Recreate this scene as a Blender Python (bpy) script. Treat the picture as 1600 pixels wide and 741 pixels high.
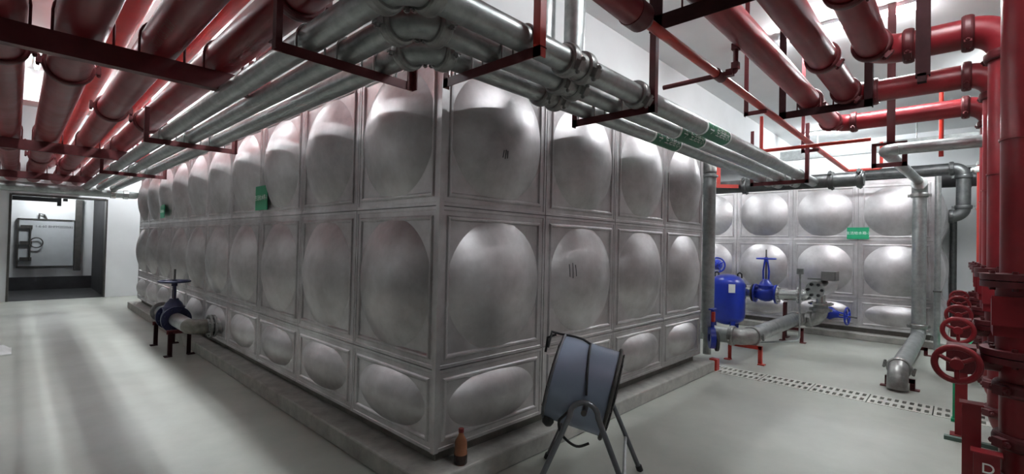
import bpy, math, random
from mathutils import Vector, Matrix
random.seed(7)
for o in list(bpy.data.objects): bpy.data.objects.remove(o, do_unlink=True)
SC = bpy.context.scene
COL = SC.collection
PI = math.pi
V = Vector

# ------------------------------------------------------------------ camera
cam_d = bpy.data.cameras.new('camera'); cam = bpy.data.objects.new('camera', cam_d); COL.objects.link(cam)
YAW, PITCH, ROLL = .7603, .0166, .0231
Fw = V((math.cos(YAW)*math.cos(PITCH), math.sin(YAW)*math.cos(PITCH), math.sin(PITCH)))
Rt = V((math.sin(YAW), -math.cos(YAW), 0)); Up = Rt.cross(Fw)
Rt, Up = math.cos(ROLL)*Rt+math.sin(ROLL)*Up, -math.sin(ROLL)*Rt+math.cos(ROLL)*Up
M = Matrix((Rt, Up, -Fw)).transposed().to_4x4(); M.translation = (-1.768, -2.2916, 1.4813)
cam.matrix_world = M
cam_d.sensor_fit = 'HORIZONTAL'; cam_d.sensor_width = 36; cam_d.lens = 737.763/1600*36
cam_d.clip_start = .02
SC.camera = cam

# ------------------------------------------------------------------ world, exposure
w = bpy.data.worlds.new('world'); SC.world = w; w.use_nodes = True
w.node_tree.nodes['Background'].inputs[0].default_value = (.8, .9, 1, 1)
w.node_tree.nodes['Background'].inputs[1].default_value = .02
SC.view_settings.view_transform = 'Standard'; SC.view_settings.look = 'None'
SC.view_settings.exposure = 1.6; SC.view_settings.gamma = 1
SC.view_settings.use_curve_mapping = False
LAMP = 95.0           # strength of the fluorescent tubes

# ------------------------------------------------------------------ materials
def mat(name, col, metal=0., rough=.5, var=.12, scale=6., bump=0., rvar=0., stretch=(1,1,1), objrand=0., spec=.5, col2=None, emit=None, coat=0.):
    m = bpy.data.materials.new(name); m.use_nodes = True
    nt = m.node_tree; N = nt.nodes; L = nt.links
    b = N['Principled BSDF']
    b.inputs['Metallic'].default_value = metal; b.inputs['Roughness'].default_value = rough
    b.inputs['Specular IOR Level'].default_value = spec
    b.inputs['Coat Weight'].default_value = coat
    tc = N.new('ShaderNodeTexCoord'); mp = N.new('ShaderNodeMapping'); mp.inputs['Scale'].default_value = stretch
    geo = N.new('ShaderNodeNewGeometry')
    L.new(geo.outputs['Position'], mp.inputs[0])
    nz = N.new('ShaderNodeTexNoise'); nz.inputs['Scale'].default_value = scale; nz.inputs['Detail'].default_value = 6; nz.inputs['Roughness'].default_value = .65
    L.new(mp.outputs[0], nz.inputs[0])
    rmp = N.new('ShaderNodeValToRGB')
    c = V(col); d = V(col2) if col2 else c*(1-var)
    rmp.color_ramp.elements[0].position = .3; rmp.color_ramp.elements[0].color = (d.x, d.y, d.z, 1)
    rmp.color_ramp.elements[1].position = .68; rmp.color_ramp.elements[1].color = (min(c.x*(1+var*.5),1), min(c.y*(1+var*.5),1), min(c.z*(1+var*.5),1), 1)
    L.new(nz.outputs[0], rmp.inputs[0])
    out = rmp.outputs[0]
    if objrand:
        oi = N.new('ShaderNodeObjectInfo'); mr = N.new('ShaderNodeMapRange')
        mr.inputs[3].default_value = 1-objrand; mr.inputs[4].default_value = 1+objrand*.4
        L.new(oi.outputs['Random'], mr.inputs[0])
        mx = N.new('ShaderNodeMix'); mx.data_type = 'RGBA'; mx.blend_type = 'MULTIPLY'; mx.inputs[0].default_value = 1
        L.new(out, mx.inputs[6]); L.new(mr.outputs[0], mx.inputs[7]); out = mx.outputs[2]
    L.new(out, b.inputs['Base Color'])
    if rvar:
        mr = N.new('ShaderNodeMapRange'); mr.inputs[1].default_value = .3; mr.inputs[2].default_value = .7
        mr.inputs[3].default_value = rough-rvar; mr.inputs[4].default_value = rough+rvar
        n2 = N.new('ShaderNodeTexNoise'); n2.inputs['Scale'].default_value = scale*.6; n2.inputs['Detail'].default_value = 4
        L.new(mp.outputs[0], n2.inputs[0]); L.new(n2.outputs[0], mr.inputs[0]); L.new(mr.outputs[0], b.inputs['Roughness'])
    if bump:
        bp = N.new('ShaderNodeBump'); bp.inputs['Strength'].default_value = bump; bp.inputs['Distance'].default_value = .01
        L.new(nz.outputs[0], bp.inputs['Height']); L.new(bp.outputs[0], b.inputs['Normal'])
    if emit:
        b.inputs['Emission Color'].default_value = (*emit[0], 1); b.inputs['Emission Strength'].default_value = emit[1]
    return m

STEEL = mat('stainless', (.64,.625,.63), .8, .45, .22, 2.0, .05, .09, objrand=.08, col2=(.39,.365,.37))
STEEL_D = mat('stainless_shell', (.30,.30,.30), .8, .45, .2, 5)
GALV = mat('galvanized', (.41,.43,.425), .8, .40, .25, 14, .04, .1)
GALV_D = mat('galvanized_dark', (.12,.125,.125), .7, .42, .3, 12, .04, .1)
CAST = mat('cast_iron_grey', (.34,.34,.33), .75, .4, .25, 20, .06)
CHROME = mat('polished_steel', (.68,.69,.68), .9, .2, .1, 8)
RED = mat('red_pipe_paint', (.22,.012,.018), 0, .38, .18, 5, .03, .06, spec=.45)
REDB = mat('bright_red_paint', (.52,.035,.022), 0, .36, .15, 6, .02, .05)
REDD = mat('oxide_red_paint', (.10,.010,.013), 0, .5, .25, 9, .05, .08)
CLAMP = mat('dark_red_clamp', (.10,.011,.014), .1, .45, .25, 20, .05)
PRIMER = mat('dark_primer', (.03,.010,.011), 0, .75, .2, 9, .03, spec=.12)
BLUE = mat('blue_enamel', (.012,.035,.38), 0, .28, .15, 9, .02)
NAVY = mat('navy_valve_paint', (.014,.017,.06), .1, .35, .2, 14, .03)
FANP = mat('fan_blue_grey_paint', (.30,.35,.46), .3, .24, .03, 5)
FANL = mat('fan_tube_grey', (.16,.165,.18), .5, .38, .15, 9)
BLACK = mat('black_rubber', (.018,.018,.02), 0, .5, .2, 10)
DARKST = mat('dark_steel', (.09,.085,.08), .4, .5, .3, 10)
BASECH = mat('base_channel_steel', (.22,.205,.185), .3, .6, .3, 8, .05)
DIRTY = mat('dirty_pipe', (.20,.19,.165), .5, .5, .3, 18, .06)
GREEN = mat('green_sign', (.012,.33,.15), 0, .4, .06, 6)
GREENB = mat('green_band', (.012,.16,.075), 0, .4, .1, 6)
WHITEP = mat('white_print', (.85,.88,.86), 0, .5, .04, 6)
WALLM = mat('white_plaster', (.80,.82,.83), 0, .8, .05, 1.4, .02)
CEILM = mat('ceiling_plaster', (.78,.79,.79), 0, .85, .05, 1.2, .02)
ALCM = mat('niche_painted_shade', (.035,.035,.038), 0, .85, .3, 3, .04)  # near-black colour stands in for the shade inside the niche
BARE = mat('unseen_wall_dim_grey', (.22,.22,.215), 0, .85, .15, 1.5, .04)  # for the unseen walls, greyed to cut the light they bounce
FLOORM = mat('screed_floor', (.425,.44,.395), 0, .42, .16, 1.1, .03, .10, spec=.35)
CONC = mat('plinth_concrete', (.40,.39,.36), 0, .8, .28, 7, .12)
COVERM = mat('drain_cover_concrete', (.56,.56,.51), 0, .7, .15, 9, .06)
PIT = mat('drain_pit', (.02,.02,.02), 0, .8)
BLASTM = mat('door_leaf_grey', (.55,.58,.60), .1, .5, .08, 3)
PRINT = mat('dark_print', (.03,.03,.035), 0, .6)
GLASS = mat('bottle_amber', (.30,.12,.06), 0, .18, .2, 14)
LIQ = mat('bottle_dark', (.035,.018,.015), 0, .25)
CAPM = mat('bottle_cap', (.20,.015,.015), 0, .4)
TUBE = mat('lamp_tube', (1,1,1), 0, .5, 0, 1, emit=((.93,.97,1.0), LAMP))
HOUS = mat('lamp_housing', (.75,.76,.77), .1, .4, .03)
PLASTIC = mat('white_plastic', (.75,.75,.74), 0, .45)

# ------------------------------------------------------------------ mesh builder
class MB:
    def __init__(s): s.v = []; s.f = []; s.sm = []
    def add(s, vs, fs, smooth=False):
        n = len(s.v); s.v += [tuple(p) for p in vs]
        for f in fs: s.f.append(tuple(i+n for i in f)); s.sm.append(smooth)
        return s
    def box(s, c, d, rot=None):
        c = V(c); h = V(d)/2
        vs = []
        for x in (-1,1):
            for y in (-1,1):
                for z in (-1,1):
                    p = V((x*h.x, y*h.y, z*h.z)); vs.append(c+(rot@p if rot else p))
        return s.add(vs, [(0,1,3,2),(4,6,7,5),(0,4,5,1),(2,3,7,6),(0,2,6,4),(1,5,7,3)])
    def bb(s, a, b):
        a, b = V(a), V(b); return s.box((a+b)/2, [abs(q) for q in (b-a)])
    def cyl(s, a, b, r, seg=24, r2=None, caps=True):
        a, b = V(a), V(b); return s.lathe(a, b-a, [(0,r),((b-a).length, r if r2 is None else r2)], seg, caps)
    def lathe(s, o, ax, prof, seg=24, caps=True, smooth=True):
        """prof: list of (along, radius)"""
        o = V(o); ax = V(ax).normalized()
        t = V((0,0,1)) if abs(ax.z) < .9 else V((1,0,0))
        e1 = ax.cross(t).normalized(); e2 = ax.cross(e1)
        n = len(prof); vs = []; fs = []
        # duplicate rings at sharp profile corners
        rings = []
        for i in range(n-1):
            rings.append((prof[i], prof[i+1]))
        for (h0,r0),(h1,r1) in rings:
            k = len(vs)
            for h, r in ((h0,r0),(h1,r1)):
                for j in range(seg):
                    a = 2*PI*j/seg; vs.append(o+ax*h+(e1*math.cos(a)+e2*math.sin(a))*r)
            for j in range(seg):
                fs.append((k+j, k+(j+1)%seg, k+seg+(j+1)%seg, k+seg+j))
        s.add(vs, fs, smooth)
        if caps:
            for (h,r),flip in ((prof[0],1),(prof[-1],0)):
                if r > 1e-4:
                    ring = [o+ax*h+(e1*math.cos(2*PI*j/seg)+e2*math.sin(2*PI*j/seg))*r for j in range(seg)]
                    s.add(ring, [tuple(range(seg))[::-1] if flip else tuple(range(seg))])
        return s
    def slathe(s, o, ax, prof, seg=32):
        """smooth lathe sharing rings"""
        o = V(o); ax = V(ax).normalized(); t = V((0,0,1)) if abs(ax.z) < .9 else V((1,0,0))
        e1 = ax.cross(t).normalized(); e2 = ax.cross(e1); vs = []; fs = []
        for h, r in prof:
            for j in range(seg):
                a = 2*PI*j/seg; vs.append(o+ax*h+(e1*math.cos(a)+e2*math.sin(a))*r)
        for i in range(len(prof)-1):
            for j in range(seg): fs.append((i*seg+j, i*seg+(j+1)%seg, (i+1)*seg+(j+1)%seg, (i+1)*seg+j))
        return s.add(vs, fs, True)
    def tube(s, pts, r, seg=10, closed=False, caps=True):
        pts = [V(p) for p in pts]; n = len(pts); vs = []; fs = []; prev = None
        for i, p in enumerate(pts):
            if closed: t = (pts[(i+1)%n]-pts[i-1]).normalized()
            else: t = (pts[min(i+1,n-1)]-pts[max(i-1,0)]).normalized()
            if prev is None:
                up = V((0,0,1)) if abs(t.z) < .9 else V((1,0,0)); e1 = t.cross(up).normalized()
            else:
                e1 = (prev - t*prev.dot(t)).normalized()
            prev = e1; e2 = t.cross(e1)
            for j in range(seg):
                a = 2*PI*j/seg; vs.append(p+(e1*math.cos(a)+e2*math.sin(a))*r)
        m = n if closed else n-1
        for i in range(m):
            k, q = i*seg, ((i+1)%n)*seg
            for j in range(seg): fs.append((k+j, k+(j+1)%seg, q+(j+1)%seg, q+j))
        s.add(vs, fs, True)
        if caps and not closed:
            s.add(vs[:seg], [tuple(range(seg))[::-1]]); s.add(vs[-seg:], [tuple(range(seg))])
        return s
    def angle(s, a, b, leg, t, d1, d2):
        """L-profile steel from a to b with legs along d1 and d2"""
        a, b, d1, d2 = V(a), V(b), V(d1), V(d2)
        sec = [V((0,0,0)), d1*leg, d1*leg+d2*t, d1*t+d2*t, d1*t+d2*leg, d2*leg]
        vs = [a+q for q in sec]+[b+q for q in sec]
        fs = [(i,(i+1)%6,6+(i+1)%6,6+i) for i in range(6)]
        fs += [(0,1,2,3)[::-1], (0,3,4,5)[::-1], (6,7,8,9), (6,9,10,11)]
        return s.add(vs, fs)
    def channel(s, a, b, h, fl, t, up, out):
        """C-profile: web height h along up, flanges fl along out"""
        a, b, u, o = V(a), V(b), V(up), V(out)
        sec = [V((0,0,0)), o*fl, o*fl+u*t, o*t+u*t, o*t+u*(h-t), o*fl+u*(h-t), o*fl+u*h, u*h]
        vs = [a+q for q in sec]+[b+q for q in sec]
        fs = [(i,(i+1)%8,8+(i+1)%8,8+i) for i in range(8)]
        fs += [(3,2,1,0),(7,4,3,0),(7,6,5,4),(8,9,10,11),(8,11,12,15),(12,13,14,15)]
        return s.add(vs, fs)
    def mesh(s, name, m, off=V((0,0,0))):
        me = bpy.data.meshes.new(name); o = V(off)
        me.from_pydata([V(p)-o for p in s.v], [], s.f); me.materials.append(m)
        me.polygons.foreach_set('use_smooth', s.sm); me.update()
        import bmesh as _b
        bm = _b.new(); bm.from_mesh(me); _b.ops.recalc_face_normals(bm, faces=bm.faces); bm.to_mesh(me); bm.free()
        return me

def empty(name, loc, label, cat, group=None):
    o = bpy.data.objects.new(name, None); COL.objects.link(o); o.location = loc; o.empty_display_size = .1
    o['label'] = label; o['category'] = cat
    if group: o['group'] = group
    return o
def base(o):
    b = V((0,0,0))
    while o is not None: b += V(o.location); o = o.parent
    return b
def part(parent, name, mb, m, label=None):
    o = bpy.data.objects.new(name, mb.mesh(name, m, base(parent))); COL.objects.link(o); o.parent = parent
    if label: o['label'] = label
    return o
def solo(name, mb, m, label=None, cat=None, group=None, kind=None):
    # origin at the base centre of the mesh
    xs = [p[0] for p in mb.v]; ys = [p[1] for p in mb.v]; zs = [p[2] for p in mb.v]
    loc = V(((min(xs)+max(xs))/2, (min(ys)+max(ys))/2, min(zs)))
    o = bpy.data.objects.new(name, mb.mesh(name, m, loc)); COL.objects.link(o); o.location = loc
    if label: o['label'] = label
    if cat: o['category'] = cat
    if group: o['group'] = group
    if kind: o['kind'] = kind
    return o
def struct(name, mb, m, label=None): return solo(name, mb, m, label, None, None, 'structure')
def spart(parent, name, mb, m): return part(parent, name, mb, m)
def text_part(parent, name, s, size, origin, right, up, m, depth=.002):
    cu = bpy.data.curves.new('txt', 'FONT'); cu.body = s; cu.size = size; cu.align_x = 'CENTER'; cu.align_y = 'CENTER'; cu.extrude = depth
    to = bpy.data.objects.new('txt', cu); COL.objects.link(to)
    dg = bpy.context.evaluated_depsgraph_get(); me = bpy.data.meshes.new_from_object(to.evaluated_get(dg))
    bpy.data.objects.remove(to); bpy.data.curves.remove(cu)
    r, u = V(right).normalized(), V(up).normalized(); n = r.cross(u); o0 = V(origin)-base(parent)
    for v in me.vertices: v.co = o0 + r*v.co.x + u*v.co.y + n*v.co.z
    me.materials.clear(); me.materials.append(m); me.name = name
    o = bpy.data.objects.new(name, me); COL.objects.link(o); o.parent = parent
    return o

# ------------------------------------------------------------------ piping helpers
def arc_pts(c, p0, p1, n=10):
    """quarter bend from p0 to p1 around c"""
    c, p0, p1 = V(c), V(p0), V(p1); a, b = p0-c, p1-c
    return [c+a*math.cos(t)+b*math.sin(t) for t in [PI/2*i/n for i in range(n+1)]]
def coupling(parent, c, ax, r, m, boltm=None, w=.07, roll=0., bolts=True):
    c, ax = V(c), V(ax).normalized(); mb = MB()
    mb.lathe(c-ax*w/2, ax, [(0,r+.001),(0,r+.014),(w*.12,r+.022),(w*.3,r+.026),(w*.7,r+.026),(w*.88,r+.022),(w,r+.014),(w,r+.001)], 28, False)
    t = V((0,0,1)) if abs(ax.z) < .9 else V((1,0,0)); e = ax.cross(t).normalized(); f = ax.cross(e)
    e, f = e*math.cos(roll)+f*math.sin(roll), -e*math.sin(roll)+f*math.cos(roll)
    rot = Matrix((ax, e, f)).transposed()
    for s in (-1,1): mb.box(c+e*s*(r+.036), (w*.62, .038, .05), rot)
    o = part(parent, 'coupling', mb, m)
    if bolts:
        for s in (-1,1):
            q = c+e*s*(r+.042); b = MB().cyl(q-f*.045, q+f*.045, .008, 8); b.cyl(q+f*.026, q+f*.04, .014, 6); b.cyl(q-f*.04, q-f*.026, .014, 6)
            part(o, 'bolt', b, boltm or m)
    return o
def flange(parent, c, ax, r, R, m, w=.022, n=8, boltm=None, name='flange'):
    c, ax = V(c), V(ax).normalized(); mb = MB()
    mb.lathe(c-ax*w/2, ax, [(0,r*.6),(0,R),(w,R),(w,r*.6)], 32, False)
    o = part(parent, name, mb, m)
    t = V((0,0,1)) if abs(ax.z) < .9 else V((1,0,0)); e = ax.cross(t).normalized(); f = ax.cross(e); b = MB()
    for i in range(n):
        a = 2*PI*(i+.5)/n; q = c+(e*math.cos(a)+f*math.sin(a))*(R+r)/2
        b.cyl(q-ax*(w/2+.014), q+ax*(w/2+.014), .011, 6)
    part(o, 'bolts', b, boltm or m)['kind'] = 'stuff'
    return o
def run(thing, pts, r, m, bend=None, coup=True, em=None, cm=None, seg=28, pname='pipe', bolts=True, roll=0.):
    """pipe through pts with elbow parts at the bends"""
    pts = [V(p) for p in pts]; bend = bend or r*2.2; cur = pts[0]
    for i in range(1, len(pts)):
        d = (pts[i]-pts[i-1]).normalized(); last = i == len(pts)-1
        end = pts[i] if last else pts[i]-d*bend
        if (end-cur).length > .01: part(thing, pname, MB().cyl(cur, end, r, seg), m)
        if not last:
            d2 = (pts[i+1]-pts[i]).normalized(); p1 = pts[i]+d2*bend; c = pts[i]-d*bend+d2*bend
            part(thing, 'elbow', MB().tube(arc_pts(c, end, p1, 12), r*1.03, seg), em or m)
            if coup:
                coupling(thing, end-d*.01, d, r, cm or em or m, bolts=bolts, roll=roll); coupling(thing, p1+d2*.01, d2, r, cm or em or m, bolts=bolts, roll=roll)
            cur = p1
def ubolt(parent, c, ax, r, drop, m, th=.006, name='u_bolt'):
    """rod over a pipe at c, legs reaching drop below the axis"""
    c, ax = V(c), V(ax).normalized(); side = ax.cross(V((0,0,1))).normalized(); R = r+th
    pts = [c+side*R-V((0,0,drop))]+[c+side*R*math.cos(a)+V((0,0,1))*R*math.sin(a) for a in [PI*i/12 for i in range(13)]]+[c-side*R-V((0,0,drop))]
    return part(parent, name, MB().tube(pts, th, 6), m)
def strapband(parent, c, ax, r, m, w=.03, name='clamp'):
    c, ax = V(c), V(ax).normalized()
    mb = MB().lathe(c-ax*w/2, ax, [(0,r+.001),(0,r+.007),(w,r+.007),(w,r+.001)], 28, False)
    return part(parent, name, mb, m)

# ================================================================== THE ROOM
fl = MB()
for a, b in (((-4,-4.8,-.12),(4.09,12.63,0)), ((4.47,-4.8,-.12),(12.8,12.63,0)), ((4.09,-4.8,-.12),(4.47,-3.1,0)), ((4.09,.86,-.12),(4.47,12.63,0))): fl.bb(a, b)
floor = struct('floor', fl, FLOORM)
part(floor, 'drain_channel', MB().bb((4.05,-3.15,-.3),(4.5,.9,-.14)), PIT)
wl = MB()
wl.bb((-4,12.63,0),(-1.87,12.9,4.3)).bb((-.26,12.63,0),(12.8,12.9,4.3)).bb((-1.87,12.63,2.35),(-.26,12.9,4.3))
struct('wall_left', wl, WALLM)
struct('wall_right', MB().bb((12.6,-4.8,0),(12.8,12.63,4.3)), WALLM)
struct('wall_rear', MB().bb((-4,-5,0),(12.8,-4.8,4.3)), BARE)
struct('wall_near', MB().bb((-4.2,-5,0),(-4,12.9,4.3)), BARE)
struct('ceiling', MB().bb((-4.2,-5,4.3),(12.8,12.9,4.45)), CEILM)
struct('ceiling_beam', MB().bb((-4,.99,3.6),(12.6,1.4,4.3)), CEILM)
struct('ceiling_beam', MB().bb((-4,9.2,3.75),(12.6,9.6,4.3)), CEILM)
# doorway niche behind the left wall, shade put into its dark colour
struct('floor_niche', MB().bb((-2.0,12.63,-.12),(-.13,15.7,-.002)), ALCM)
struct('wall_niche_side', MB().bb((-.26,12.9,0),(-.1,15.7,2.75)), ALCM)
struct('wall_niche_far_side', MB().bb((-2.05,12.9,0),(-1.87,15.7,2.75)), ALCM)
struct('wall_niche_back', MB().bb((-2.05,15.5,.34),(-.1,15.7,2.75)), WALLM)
struct('niche_shade_strip', MB().bb((-2.05,15.46,0),(-.1,15.7,.34)), ALCM)  # dark strip painting the shade at the foot of the back wall
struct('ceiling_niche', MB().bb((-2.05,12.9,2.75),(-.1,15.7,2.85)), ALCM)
dfr = MB(); dfr.bb((-.64,15.40,.50),(-.50,15.499,2.45))
struct('trim_2', dfr, DARKST)
dj = MB(); dj.bb((-1.88,12.6,0),(-1.84,12.9,2.35)).bb((-.28,12.6,0),(-.25,12.9,2.35)).bb((-1.84,12.6,2.32),(-.28,12.9,2.36))
struct('trim_3', dj, DARKST)

def lamp(x, y, along, label, z=4.3, ln=1.2, tubes=1):
    t = empty('tube_light', (x, y, z), label, 'light', 'ceiling tube lights')
    d = V((1,0,0)) if along == 'x' else V((0,1,0)); s = V((0,1,0)) if along == 'x' else V((1,0,0))
    c = V((x,y,z)); h = ln/2
    part(t, 'housing', MB().box(c-V((0,0,.022)), tuple(abs(q) for q in d*(ln+.06)+s*(.07*tubes)+V((0,0,.044)))), HOUS)
    for i in range(tubes):
        p = c+s*(.07*(i-(tubes-1)/2))
        part(t, 'tube', MB().cyl(p-d*h-V((0,0,.068)), p+d*h-V((0,0,.068)), .017, 12), TUBE)
    for k in (-1,1): part(t, 'end_cap', MB().box(c+d*k*(h+.012)-V((0,0,.058)), tuple(abs(q) for q in d*.03+s*(.05+.07*(tubes-1))+V((0,0,.04)))), HOUS)
lamp(5.05,-1.28,'y','bright twin tube light on the ceiling above the red pipe elbows', ln=1.4, tubes=2)
lamp(-1.6,1.3,'y','tube light above the aisle pipes beside the big tank corner', ln=.75)
lamp(-1.6,4.9,'y','tube light above the aisle pipes beside the middle of the big tank', ln=.75)
lamp(-1.6,8.5,'y','tube light above the aisle pipes beside the far tank end', ln=.75)
lamp(-2.25,3.4,'y','tube light over the left aisle nearest the big tank corner', ln=.8)
lamp(-2.25,7.4,'y','tube light over the left aisle towards the doorway', ln=.8)
lamp(.5,11.4,'x','added twin tube light on the ceiling that brightens the doorway wall', tubes=2)  # lamp added to brighten the doorway wall
lamp(.4,-3.4,'x','added unseen tube light right of the camera position that lights the fan', ln=.8)  # lamp added out of view so light reaches the fan
lamp(1.7,-2.15,'x','tube light on the ceiling between the red pipes and the risers')
lamp(.28,1.6,'y','twin tube light above the left edge of the big steel tank', tubes=2)
lamp(.28,5.4,'y','twin tube light above the left edge of the big tank, halfway along', tubes=2)
lamp(.28,9.0,'y','twin tube light above the far left edge of the big steel tank', tubes=2)
lamp(6.4,2.6,'y','tube light in the gap between the two steel tanks')
lamp(8.0,-2.9,'x','added twin tube light hidden by the risers that brightens the small tank', tubes=2)  # lamp added behind the risers, twin tubes to brighten the small tank
lamp(11.0,-.2,'y','tube light above the small tank near the far wall')
lamp(-1.1,14.6,'x','added hidden tube light that brightens the doorway niche', z=2.75, ln=.6)  # lamp added above the line of sight to light the back wall

# blast door in the niche
t = empty('blast_door', (-1.17,15.5,.62), 'pale grey steel hatch door with lettering inside the doorway niche', 'door')
lf = part(t, 'door_leaf', MB().bb((-1.71,15.42,.63),(-.66,15.49,1.86)), BLASTM)
fr = MB()
for a, b in (((-1.73,15.40,.60),(-.65,15.5,.635)), ((-1.73,15.40,1.85),(-.65,15.5,1.885)), ((-1.74,15.40,.60),(-1.705,15.5,1.885))): fr.bb(a, b)
part(t, 'door_frame', fr, DARKST)
for z in (.82,1.24,1.66):
    part(t, 'hinge', MB().bb((-1.68,15.36,z-.045),(-1.46,15.42,z+.045)), DARKST)
part(t, 'hinge_rod', MB().cyl((-1.5,15.37,.78),(-1.5,15.37,1.7), .02, 10), DARKST)
part(t, 'handwheel', MB().tube([(-1.38+.12*math.cos(a),15.36,1.25+.13*math.sin(a)) for a in [2*PI*i/24 for i in range(24)]], .013, 8, True), DARKST)
text_part(t, 'lettering', '1-6-60 BHFM2020(6)', .085, (-1.05,15.418,1.68), (1,0,0), (0,0,1), PRINT)
part(t, 'lifting_lug', MB().tube([(-1.35,15.44,1.87),(-1.34,15.44,2.02),(-1.25,15.44,2.0),(-1.2,15.44,1.88)], .02, 8), DARKST)
t = solo('pipe_tray', MB().bb((-1.84,13.3,2.25),(-1.1,13.5,2.34)).bb((-1.1,13.3,2.16),(-1.03,13.45,2.36)).bb((-1.0,13.3,2.28),(-.92,13.45,2.34)), BLACK, 'black cable tray hanging at the top of the doorway', 'tray')

# ================================================================== DRAIN COVERS
def cover_mesh():
    m = MB(); W, Lg, T = .376, .485, .03
    xs = [(-W/2,-.145),(-.045,.045),(.145,W/2)]
    for a, b in xs: m.bb((a,-Lg/2,-T),(b,Lg/2,0))
    p = .0585; y0 = -3.5*p
    for sx in ((-.145,-.045),(.045,.145)):
        prev = -Lg/2
        for i in range(8):
            c = y0+i*p; m.bb((sx[0],prev,-T),(sx[1],c-.016,0)); prev = c+.016
        m.bb((sx[0],prev,-T),(sx[1],Lg/2,0))
    return m.mesh('drain_cover', COVERM)
cme = cover_mesh()
for i in range(8):
    o = bpy.data.objects.new('drain_cover', cme); COL.objects.link(o); o.location = (4.28, -2.8525+.495*i, .003)
    o['category'] = 'drain cover'; o['group'] = 'slotted covers of the floor drain'
    o['label'] = ['slotted floor drain cover hidden deepest behind the red risers', 'slotted floor drain cover next to the red posts', 'slotted floor drain cover just left of the green panel', 'slotted floor drain cover below the big pipe elbow on the floor', 'slotted floor drain cover left of the elbow on the floor', 'slotted floor drain cover in the middle of the open floor row', 'slotted floor drain cover second from the big tank corner', 'slotted floor drain cover nearest the big tank corner'][i]

# ================================================================== TANKS
def panel_mesh(name, w, h, a, b, H):
    """pressed tank panel: x right, z up, bulges to -y; origin at lower left corner"""
    seg = 72; cx, cz = w/2, h/2; m = MB()
    def dome(k, t): return (cx+a*k*math.cos(t), cz+b*k*math.sin(t))
    ks = [.0,.12,.25,.38,.5,.62,.73,.83,.91,.965,1.0]
    Rr = (1+H*H/(a*a))/(2*H/a)            # cap radius in units of a
    def cap(k): return (math.sqrt(Rr*Rr-k*k)-(Rr-H/a))*a
    vs = []; fs = []
    for i, k in enumerate(ks):
        for j in range(seg):
            x, z = dome(k, 2*PI*j/seg); vs.append((x,-cap(k)-.0,z))
    for i in range(len(ks)-1):
        for j in range(seg): fs.append((i*seg+j, i*seg+(j+1)%seg, (i+1)*seg+(j+1)%seg, (i+1)*seg+j))
    m.add(vs, fs, True)
    def rect(off, j):
        t = 2*PI*j/seg; c, s = math.cos(t), math.sin(t); q = max(abs(c),abs(s)); return (cx+c/q*(w/2-off), cz+s/q*(h/2-off))
    prof = [(.088,0),(.080,-.010),(.072,-.012),(.064,-.010),(.056,0),(.026,0),(.022,-.004),(.003,-.004),(.003,.03)]
    def strip(f0, y0, f1, y1):
        vv = [(*(p:=f0(j))[:1], y0, p[1]) for j in range(seg)]+[(*(p:=f1(j))[:1], y1, p[1]) for j in range(seg)]
        m.add(vv, [(j,(j+1)%seg,seg+(j+1)%seg,seg+j) for j in range(seg)], False)
    strip(lambda j: dome(1.0,2*PI*j/seg), 0, lambda j: rect(prof[0][0],j), 0)
    for (o0,y0),(o1,y1) in zip(prof, prof[1:]): strip(lambda j: rect(o0,j), y0, lambda j: rect(o1,j), y1)
    return m.mesh(name, STEEL)
PBIG = panel_mesh('panel', 1, 1, .435, .435, .115)
PLOW = panel_mesh('panel', 1, .5, .40, .185, .085)
def face(tank, org, right, ncol, rowz, yaw):
    """columns of panels; right = direction to the viewer's right along the face"""
    for c in range(ncol):
        for k, z in enumerate(rowz):
            o = bpy.data.objects.new('panel', PLOW if k == 0 else PBIG); COL.objects.link(o); o.parent = tank
            o.location = V(org)+V(right)*c+V((0,0,z))-V(tank.location); o.rotation_euler = (0,0,yaw)
def tank(loc, X, Y, zb, label):
    x0, y0 = loc; t = empty('water_tank', (x0, y0, 0), label, 'tank')
    face(t, (x0, y0+Y, 0), (0,-1,0), Y, (zb, zb+.5, zb+1.5), -PI/2)
    face(t, (x0, y0, 0), (1,0,0), X, (zb, zb+.5, zb+1.5), 0)
    part(t, 'shell', MB().bb((x0+.02,y0+.02,zb),(x0+X-.001,y0+Y-.001,zb+2.49)), STEEL_D)
    part(t, 'corner_angle', MB().angle((x0-.006,y0-.006,zb),(x0-.006,y0-.006,zb+2.5), .035, .005, (1,0,0), (0,1,0)), STEEL)
    part(t, 'top_rim', MB().angle((x0,y0-.003,zb+2.495),(x0+X,y0-.003,zb+2.495), .04, .006, (0,1,0), (0,0,1)).angle((x0-.003,y0,zb+2.495),(x0-.003,y0+Y,zb+2.495), .04, .006, (1,0,0), (0,0,1)), STEEL)
    part(t, 'base_channel', MB().bb((x0+.06,y0+.06,zb-.08),(x0+X-.06,y0+Y-.06,zb-.001)), BASECH)
    return t
T1 = tank((0,0), 4, 10, .21, 'large stainless steel water tank of domed panels in the foreground')
T2 = tank((8.3,-2), 4, 6, .19, 'smaller stainless steel water tank standing beyond the blue valves')
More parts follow.
